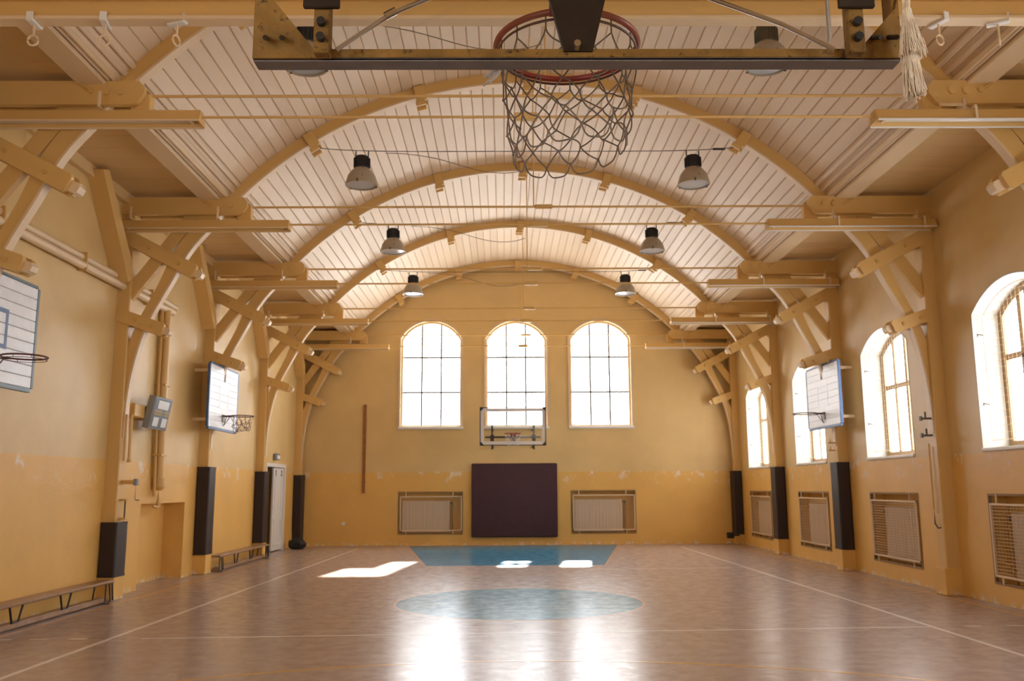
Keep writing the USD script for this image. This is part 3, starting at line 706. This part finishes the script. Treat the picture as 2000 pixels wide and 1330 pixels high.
glass_board('far_hoop', 'far glass backboard before the middle end wall window', 24.50, -1, -0.155, 2.745, False)

# frayed rope beside the near backboard
rp = thing('frayed_rope', 'frayed beige rope end hanging at the right end of the near backboard', 'rope', (.705, 2.25, 0))
tw = np.linspace(0, 1, 60)
for k in range(3):
    ph = k * 2 * math.pi / 3
    obj('rope_strand', tube([(.006 * math.cos(30 * u + ph), .006 * math.sin(30 * u + ph), 2.88 + 1.2 * u) for u in tw], .0065, 6), MATS['rope'], rp)
def strands(n, z0, z1, r0, r1, width, seed, cx=0.0, curl=.006):
    g = np.random.default_rng(seed); P, cnt = [], []
    for i in range(n):
        a, q = g.uniform(0, 2 * math.pi), math.sqrt(g.random())
        ze = z1 + g.normal(0, .006)
        b = a + g.normal(0, .5)
        pts = []
        for u in np.linspace(0, 1, 7):
            r = (r0 + (r1 - r0) * u ** 1.1) * q
            aa_ = a + (b - a) * u
            pts.append((cx * u + r * math.cos(aa_) + g.normal(0, .0012), r * math.sin(aa_) + g.normal(0, .0012), z0 + (ze - z0) * u))
        P += pts; cnt.append(7)
    return P, cnt
def curves(name, P, cnt, width, mat, parent):
    pp = path_of(parent)
    c = UsdGeom.BasisCurves.Define(stage, f'{pp}/{numbered(pp, name)}')
    c.CreateTypeAttr('linear'); c.CreatePointsAttr(Vt.Vec3fArray.FromNumpy(np.array(P, np.float32))); c.CreateCurveVertexCountsAttr(cnt)
    c.CreateWidthsAttr([width]); c.SetWidthsInterpolation('constant')
    UsdShade.MaterialBindingAPI.Apply(c.GetPrim()).Bind(MATS[mat])
    return tag(c, kind='stuff')
P, c = strands(240, 2.90, 2.765, .010, .036, .002, 3, .008); curves('upper_tassel', P, c, .0026, 'rope_pale', rp)
P, c = strands(240, 2.80, 2.655, .014, .030, .002, 4, .004); curves('lower_tassel', P, c, .0026, 'rope_pale', rp)
obj('rope_core', tube([(.0, 0, 2.90), (.002, 0, 2.82), (.006, 0, 2.74), (.008, 0, 2.69)], [.011, .016, .017, .012], 10), MATS['rope'], rp)

# ------------------------------------------------------------------ wooden side backboards
def wood_board(name, label, s, yc, x, edge, notch, net, inner=True):
    """s: -1 left wall, +1 right wall; built facing +x, turned about z for the right wall"""
    t = thing(name, label, 'basketball backboard', (s * x, yc, 0), 0 if s < 0 else 180, group='wooden side backboards')
    z0, z1, hw, th = 2.80, 4.00, .93, .04
    n = 9
    for i in range(n):
        a, b = z0 + (z1 - z0) * i / n, z0 + (z1 - z0) * (i + 1) / n
        spans = [(-hw + .05, hw - .05)]
        if notch and a > z1 - .29: spans = [(-hw + .05, -.055), (.055, hw - .05)]
        for p, q in spans:
            obj('board_plank', cbox(0, th, p, q, a + (.001 if notch else .0025), b - (.001 if notch else .0025), .0025 if notch else .005), MATS[('board_white', 'board_white_b')[i % 2]], t, smooth=False)
    for p, q in ((-hw, -hw + .05), (hw - .05, hw)): obj('border', cbox(-.005, th + .004, p, q, z0, z1, .004), MATS[edge], t)
    obj('border', cbox(-.005, th + .004, -hw + .05, hw - .05, z0 - .05, z0, .004), MATS[edge], t)
    for p, q in (((-hw + .05, -.06), (.06, hw - .05)) if notch else ((-hw + .05, hw - .05),)): obj('border', cbox(-.005, th + .004, p, q, z1, z1 + .035, .004), MATS[edge], t)
    for y in (-.6, .6): obj('batten', cbox(-.05, 0, y - .05, y + .05, z0, z1 - .02, .004), MATS['ochre'], t)
    if inner:
        sq = sbox(-.295, 3.18, .295, 3.63); obj('target_square', prism(sq.difference(sq.buffer(-.05, join_style='mitre')), 'yz', th - .001, th + .0025), MATS['board_blue' if not notch else 'board_white_b'], t, smooth=False)
    for z in (z0 + .15, z1 - .10):
        for y in (-.6, .6): obj('wall_bracket', cbox(-.05, -(W - x) + .004, y - .03, y + .03, z - .03, z + .03, .004), MATS['moulding'], t)
    rc = (th + .15 + .225, 0, 3.05)
    rim = rim_ring(rc, .23, .010, 'rim', t, 'rim_dark')
    obj('rim_plate', cbox(th, th + .012, -.09, .09, 2.93, 3.08, .003), MATS['rim_dark'], t)
    for q in (-1, 1):
        obj('rim_arm', cat_(seg((th, q * .07, 3.05), (rc[0] - .2, q * .115, 3.05), .010, 6), seg((th + .01, 0, 2.86), (th + .10, q * .10, 3.045), .007, 6)), MATS['rim_dark'], t)
    if not net:
        lr = tube([(rc[0] + .225 * math.cos(a), .225 * math.sin(a), 3.02) for a in np.linspace(0, 2 * math.pi, 41)[:-1]], .004, 5, closed=True)
        lk = [seg((rc[0] + .228 * math.cos(a), .228 * math.sin(a), 3.045), (rc[0] + .225 * math.cos(a), .225 * math.sin(a), 3.02), .004, 5) for a in np.arange(0, 2 * math.pi, math.pi / 4)]
        obj('net_ring', cat_(lr, *lk), MATS['rim_dark'], rim)
    else:
        obj('net', net_mesh((rc[0], 0, 3.045), .225, .13, .22, 12, 3, .0045, 21, jig=.03, torn=.25), MATS['cord'], rim)
    return t
wood_board('wooden_backboard', 'white plank backboard with grey border at the left picture edge', -1, TY[0] + .13, 6.03, 'board_grey_blue', False, False)
wood_board('wooden_backboard', 'white notched backboard with torn net on the left wall', -1, TY[2] + .13, 6.03, 'board_blue', True, True)
wood_board('wooden_backboard', 'white notched backboard without net before the right wall windows', 1, TY[2] + .13, 6.05, 'board_blue', True, False)
wood_board('wooden_backboard', 'backboard whose dark edge shows at the right picture edge', 1, TY[0] + .13, 5.98, 'board_grey_blue', False, False)

# ------------------------------------------------------------------ post pads
def pad(s, k, z0, z1, label):
    t = thing('post_pad', label, 'padding', (s * 6.27, TY[k] + .14 - (.10 if k == 4 else 0), z0), 0, group='dark padded post covers')
    h = z1 - z0
    sec = Polygon([(-.125, -.20), (.125, -.20), (.125, .20), (-.125, .20)]).buffer(.0)
    sec = sec.buffer(-.03).buffer(.03, 6)
    m = trimesh.creation.extrude_polygon(sec, h - .03, engine='earcut'); m.apply_translation([0, 0, .015])
    m = m.subdivide_to_size(.12)
    n = meshkit.fbm(m.vertices * [5, 5, 2.2] + k * 3 + s, 3)
    m.vertices[:, :2] *= (1 + .06 * (n - .5))[:, None]
    obj('cover', m, MATS['pad_brown'], t, smooth=40)
    sh = Polygon(sec.buffer(.004)).difference(sec.buffer(-.02))
    for z in (.0, h - .03): obj('hem', prism(sh, 'xy', z, z + .03), MATS['pad_brown'], t)
    return t
pad(-1, 1, .34, 1.14, 'short dark padded cover on the left post above the near bench end')
pad(-1, 2, .37, 2.05, 'tall dark padded cover below the left notched backboard')
pad(-1, 3, .35, 2.03, 'tall dark padded cover on the left post before the white door')
pad(-1, 4, .17, 2.0, 'dark padded cover in the left far corner above the black bag')
pad(1, 2, .40, 2.08, 'tall dark padded cover below the right notched backboard')
pad(1, 3, .37, 2.08, 'tall dark padded cover on the right post between third and farthest window')
pad(1, 4, .28, 2.06, 'dark padded cover in the right far corner')

# ------------------------------------------------------------------ end wall: mat, stick, radiator niches
mt = thing('wall_mat', 'large dark maroon crash mat fixed to the end wall below the far hoop', 'mat', (-.105, YF - .06, .22))
m = cbox(-1.235, 1.235, -.06, .06, .0, 2.09, .025)
obj('cover', m, MATS['mat_maroon'], mt, smooth=50)
obj('seam', cat_(*[tube([(-1.237, -.062, z), (1.237, -.062, z)], .005, 5) for z in (.03, 2.06)], *[tube([(x, -.062, .01), (x, -.062, 2.08)], .005, 5) for x in (-1.22, 1.22)]), MATS['pad_brown'], mt)
st = thing('wooden_stick', 'long narrow brown wooden batten fixed upright on the end wall left of the windows', 'batten', (-4.46, YF - .02, 1.48))
obj('batten', cbox(-.045, .045, -.02, .02, 0, 2.56, .006), MATS['stick_wood'], st)
for z in (.2, 1.28, 2.36): obj('screw', seg((0, -.02, z), (0, -.026, z), .012, 8), MATS['black_metal'], st)
so = thing('wall_socket', 'small pale wall socket low on the end wall left of the niches', 'socket', (-5.02, YF - .012, .62))
obj('plate', cbox(-.045, .045, -.012, .012, -.045, .045, .006), MATS['trim_white'], so)
obj('rocker', cbox(-.02, .02, -.018, -.01, -.02, .02, .003), MATS['score_white'], so)

def grille(label, T, w, h, wires, rad_off, rlabel):
    """local: u along the wall, v up, n into the room; T maps to the world"""
    g = thing('radiator_grille', label, 'radiator grille', T[:3, 3], 0, group='framed radiator grilles')
    Rm = np.eye(4); Rm[:3, :3] = T[:3, :3]
    def o(name, m, mat, par=g, **kw):
        m = m.copy(); m.apply_transform(Rm)
        return obj(name, m, MATS[mat], par, **kw)
    B = lambda u0, u1, v0, v1, n0, n1, c=.003: cbox(u0, u1, v0, v1, n0, n1, c)
    # rim of the niche
    fr = sbox(0, 0, w, h); o('niche_frame', prism(fr.buffer(.0).difference(fr.buffer(-.03, join_style='mitre')), 'xy', -.03, .012), 'niche_dark')
    p0, p1 = .05, h - .13
    q0 = .10
    for n_, m_ in (('frame_bar', B(.055, w - .03, p1 - .03, p1, .0, .03)), ('frame_bar', B(.055, w - .03, q0, q0 + .03, .0, .03)), ('frame_bar', B(.055, .085, q0, p1, .0, .03)), ('frame_bar', B(w - .06, w - .03, q0, p1, .0, .03))):
        o(n_, m_, 'grille_paint')
    for u in (.22, w - .30):
        o('stud', B(u, u + .025, p1, h - .01, .005, .025), 'grille_paint'); o('stud', B(u, u + .025, .01, q0, .005, .025), 'grille_paint')
    if wires:
        for v in np.linspace(q0 + .06, p1 - .06, 20):
            o('grille_bar', seg((.07, v, .012), (w - .045, v, .012), .0045, 4), 'grille_paint')
        o('cross_wires', cat_(*[seg((u, q0, .018), (u, p1, .018), .0022, 4) for u in np.arange(.12, w - .05, .075)]), 'grille_paint', kind='stuff')
    else:
        o('wire_mesh', cat_(*[seg((.07, v, .012), (w - .045, v, .012), .0016, 4) for v in np.linspace(q0 + .05, p1 - .05, 18)], *[seg((u, q0, .016), (u, p1, .016), .0016, 4) for u in np.linspace(.12, w - .1, 28)]), 'grille_paint', kind='stuff')
    r = thing('radiator', rlabel, 'radiator', T[:3, 3], 0, group='panel radiators in the niches')
    u0, u1 = rad_off
    o('panel', B(u0, u1, .06, h - .26, -.13, -.10, .008), 'radiator_white', r)
    for u in np.linspace(u0 + .05, u1 - .05, 14): o('rib', B(u - .012, u + .012, .10, h - .30, -.102, -.094, .003), 'radiator_white', r)
    o('back_panel', B(u0, u1, .06, h - .26, -.20, -.17, .006), 'radiator_white', r)
    pu = u1 + .08 if u1 < w - .15 else u0 - .08
    o('pipe', cat_(seg((pu, .0, -.15), (pu, h - .3, -.15), .018, 8), seg((pu, h - .32, -.15), ((u1 if pu > u1 else u0), h - .32, -.15), .018, 8)), 'niche_dark', r)
    o('valve', seg((pu, h - .34, -.16), (pu, h - .34, -.10), .025, 10), 'lead_dark', r)
TF = lambda x: orient([1, 0, 0], [0, 0, 1], [0, -1, 0], [x, YF, .30])
grille('grille of the left radiator niche in the end wall', TF(-3.46), 1.87, 1.215, False, (.10, 1.48), 'panel radiator in the left niche of the end wall')
grille('grille of the right radiator niche in the end wall, pale plaster patches around it', TF(1.52), 1.88, 1.235, False, (.10, 1.50), 'panel radiator in the right niche of the end wall')
rn = {2: 'nearest', 3: 'second', 4: 'third', 5: 'farthest'}
for k in range(2, 6):
    T = orient([0, -1, 0], [0, 0, 1], [-1, 0, 0], [W, BAYC[k] + .97, .27])
    grille(f'barred grille of the {rn[k]} radiator niche in the right wall', T, 1.94, 1.23, True, (.36, 1.80), f'panel radiator behind the {rn[k]} barred grille of the right wall')

# ------------------------------------------------------------------ left wall: pipes, scoreboard, crank
pr = thing('wall_pipe', 'pair of fat ochre pipes running along the upper left wall', 'pipe')
obj('upper_pipe', seg((-6.34, 8.2, 4.86), (-6.34, 15.95, 4.86), .05, 14), MATS['moulding'], pr)
obj('lower_pipe', seg((-6.32, 8.2, 4.74), (-6.32, 15.75, 4.74), .06, 14), MATS['moulding'], pr)
for y in (10.2, 12.3, 14.7): obj('pipe_clip', cbox(-W, -6.26, y - .02, y + .02, 4.66, 4.93, .005), MATS['ochre'], pr)
dp = thing('down_pipe', 'vertical ochre drain pipe on the left wall ending in the niche', 'pipe', (-6.31, 15.45, 0))
obj('pipe', tube([(0, 0, 4.72), (0, .02, 3.2), (0, .10, 1.75)], .075, 14), MATS['ochre'], dp)
obj('thin_pipe', tube([(-.03, -.13, 4.7), (-.03, -.12, 3.0), (-.03, -.02, 1.5)], .028, 8), MATS['ochre_deep'], dp)
obj('socket_joint', lathe([(0, 1.60), (.05, 1.60), (.10, 1.66), (.10, 1.78), (.08, 1.80), (0, 1.80)], 16).apply_translation([0, .10, 0]), MATS['ochre'], dp)
obj('spigot', tube([(0, .10, 1.62), (0, .10, 1.34), (.0, .02, 1.32), (.0, -.12, 1.34)], [.05, .04, .03, .02], 10), MATS['ochre_deep'], dp)
for z in (2.2, 3.4): obj('bracket', cbox(-.09, .085, -.10, .15, z - .015, z + .015, .004), MATS['ochre_deep'], dp)
sb = thing('scoreboard', 'grey scoreboard with white panels tilted out from the left wall', 'scoreboard', (-6.19, 14.86, 2.60))
ty = math.radians(11)
def sbm(m):
    m = m.copy(); m.apply_transform(trimesh.transformations.rotation_matrix(ty, [0, 1, 0])); return m
obj('case', sbm(cbox(-.06, .06, -.37, .37, 0, .54, .012)), MATS['score_grey'], sb)
obj('face', sbm(cbox(.055, .064, -.345, .345, .025, .51, .003)), MATS['score_face'], sb)
for a, b, z0, z1, mm in ((-.23, .23, .34, .48, 'score_white'), (-.29, -.07, .05, .20, 'score_white'), (.07, .29, .05, .20, 'score_white')):
    obj('display_panel', sbm(cbox(.062, .070, a, b, z0, z1, .003)), MATS[mm], sb)
for a, b in ((-.31, .02), (.10, .31)):
    for z in (.235, .285):
        obj('name_strip', sbm(cbox(.062, .067, a, b, z, z + .035, .002)), MATS['score_gold'], sb)
obj('mounting_arm', cbox(-.21, -.02, -.75, .10, .16, .36, .01), MATS['ochre'], sb)
cr = thing('crank_winch', 'hand crank with rods and clips on the left post above the short pad', 'winch', (-6.17, TY[1] + .10, 0))
obj('rod', seg((.02, -.06, 2.05), (.02, -.06, 2.75), .018, 8), MATS['ochre_deep'], cr)
obj('rod', seg((.03, .10, 2.05), (.03, .10, 2.72), .024, 8), MATS['ochre'], cr)
obj('rod_cap', cat_(seg((.03, .10, 2.03), (.03, .10, 2.08), .032, 8), seg((.03, .10, 2.70), (.03, .10, 2.76), .032, 8)), MATS['ochre_deep'], cr)
obj('gear_arm', cbox(-.03, .17, .02, .08, 1.70, 1.76, .008), MATS['ochre_deep'], cr)
obj('gear_box', cbox(.15, .21, .01, .09, 1.68, 1.78, .008), MATS['score_grey'], cr)
obj('handle', tube([(.18, .05, 1.70), (.18, .05, 1.48), (.19, .05, 1.46), (.25, .05, 1.46)], .007, 6), MATS['grey_steel'], cr)
obj('lower_rod', seg((.04, .04, 1.18), (.04, .04, 1.46), .012, 8), MATS['lead_dark'], cr)
for z in (1.17, 1.45): obj('clip', cbox(-.02, .07, .0, .08, z, z + .03, .004), MATS['ochre_deep'], cr)
cr = thing('rope_cleat', 'rope cleat with long ochre rod on the right post beside the second window', 'cleat', (6.15, TY[1] + .10, 0))
obj('rod', seg((-.03, 0, 1.25), (-.03, 0, 2.25), .014, 8), MATS['ochre_deep'], cr)
obj('second_rod', seg((.0, -.06, 1.20), (.0, -.06, 2.2), .016, 8), MATS['moulding'], cr)
obj('bottom_bend', tube([(-.03, 0, 1.25), (-.03, 0, 1.05), (.0, -.02, .98), (.04, -.04, .99)], .012, 8), MATS['lead_dark'], cr)
for z in (2.36, 2.62): obj('clip', cat_(cbox(-.12, .03, -.03, .03, z, z + .03, .004), cbox(-.14, -.11, -.03, .03, z - .02, z + .05, .004), seg((-.05, 0, z), (-.05, 0, z + .12), .015, 8)), MATS['lead_dark'], cr)
cr = thing('rope_cleat', 'small rope cleat on the right post below the notched backboard', 'cleat', (6.15, TY[2] + .10, 0))
for z in (2.3, 2.45): obj('clip', cat_(cbox(-.10, .03, -.03, .03, z, z + .03, .004), seg((-.05, 0, z), (-.05, 0, z + .09), .012, 8)), MATS['ochre_deep'], cr)

# ------------------------------------------------------------------ benches
def bench(label, y0, y1, x):
    t = thing('gym_bench', label, 'bench', (x, y0, 0), 0, group='low gymnastics benches')
    L = y1 - y0
    obj('seat', cbox(-.13, .13, 0, L, .285, .325, .012), MATS['bench_wood'], t)
    obj('floor_beam', cbox(-.05, .05, .12, L - .12, .015, .085, .01), MATS['bench_wood'], t)
    n = 4
    for i in range(n):
        y = .12 + (L - .24) * i / (n - 1)
        if i in (0, n - 1):
            e = -1 if i == 0 else 1
            obj('leg', tube([(-.10, y, .285), (-.13, y, .02), (.13, y, .02), (.10, y, .285)], .013, 8), MATS['black_metal'], t)
            obj('foot', cbox(-.14, .14, y - .025, y + .025, 0, .025, .006), MATS['bench_wood'], t)
            obj('end_leg', tube([(.10, y - .10, .285), (.11, y - .13, .03), (.11, y + .13, .03), (.10, y + .10, .285)], .011, 8), MATS['black_metal'], t)
        else:
            obj('leg', tube([(.06, y - .15, .285), (.055, y - .07, .085), (.055, y + .07, .085), (.06, y + .15, .285)], .013, 8), MATS['black_metal'], t)
    return t
bench('low wooden gymnastics bench along the left wall at the picture edge', 9.6, 13.45, -6.2)
bench('low wooden gymnastics bench between the tall left pads', 18.15, 21.85, -6.13)

# ------------------------------------------------------------------ bag and small box
bg = thing('bag', 'black bag slumped on the floor below the left corner pad', 'bag', (-6.03, 24.9, 0))
m = trimesh.creation.icosphere(3)
v = m.vertices * [.24, .20, .17]
v[:, 2] = np.maximum(v[:, 2] + .13, 0)
nn = meshkit.fbm(m.vertices * 2.2 + 9, 3)
v *= (1 + .5 * (nn - .5))[:, None]
v[:, 2] = np.maximum(v[:, 2], 0)
m.vertices = v
obj('body', m, MATS['bag_black'], bg, smooth=True)
obj('handle', tube([(-.08, -.05, .22), (-.06, -.06, .30), (.06, -.06, .31), (.08, -.05, .23)], .012, 6), MATS['bag_black'], bg)
bb = thing('speaker_box', 'small black box at the foot of the right far corner post', 'box', (5.93, 25.50, .19))
obj('case', cbox(-.09, .09, -.08, .08, 0, .16, .01), MATS['bag_black'], bb)
obj('wall_bracket', cbox(.08, .26, -.02, .02, .06, .10, .004), MATS['bag_black'], bb)
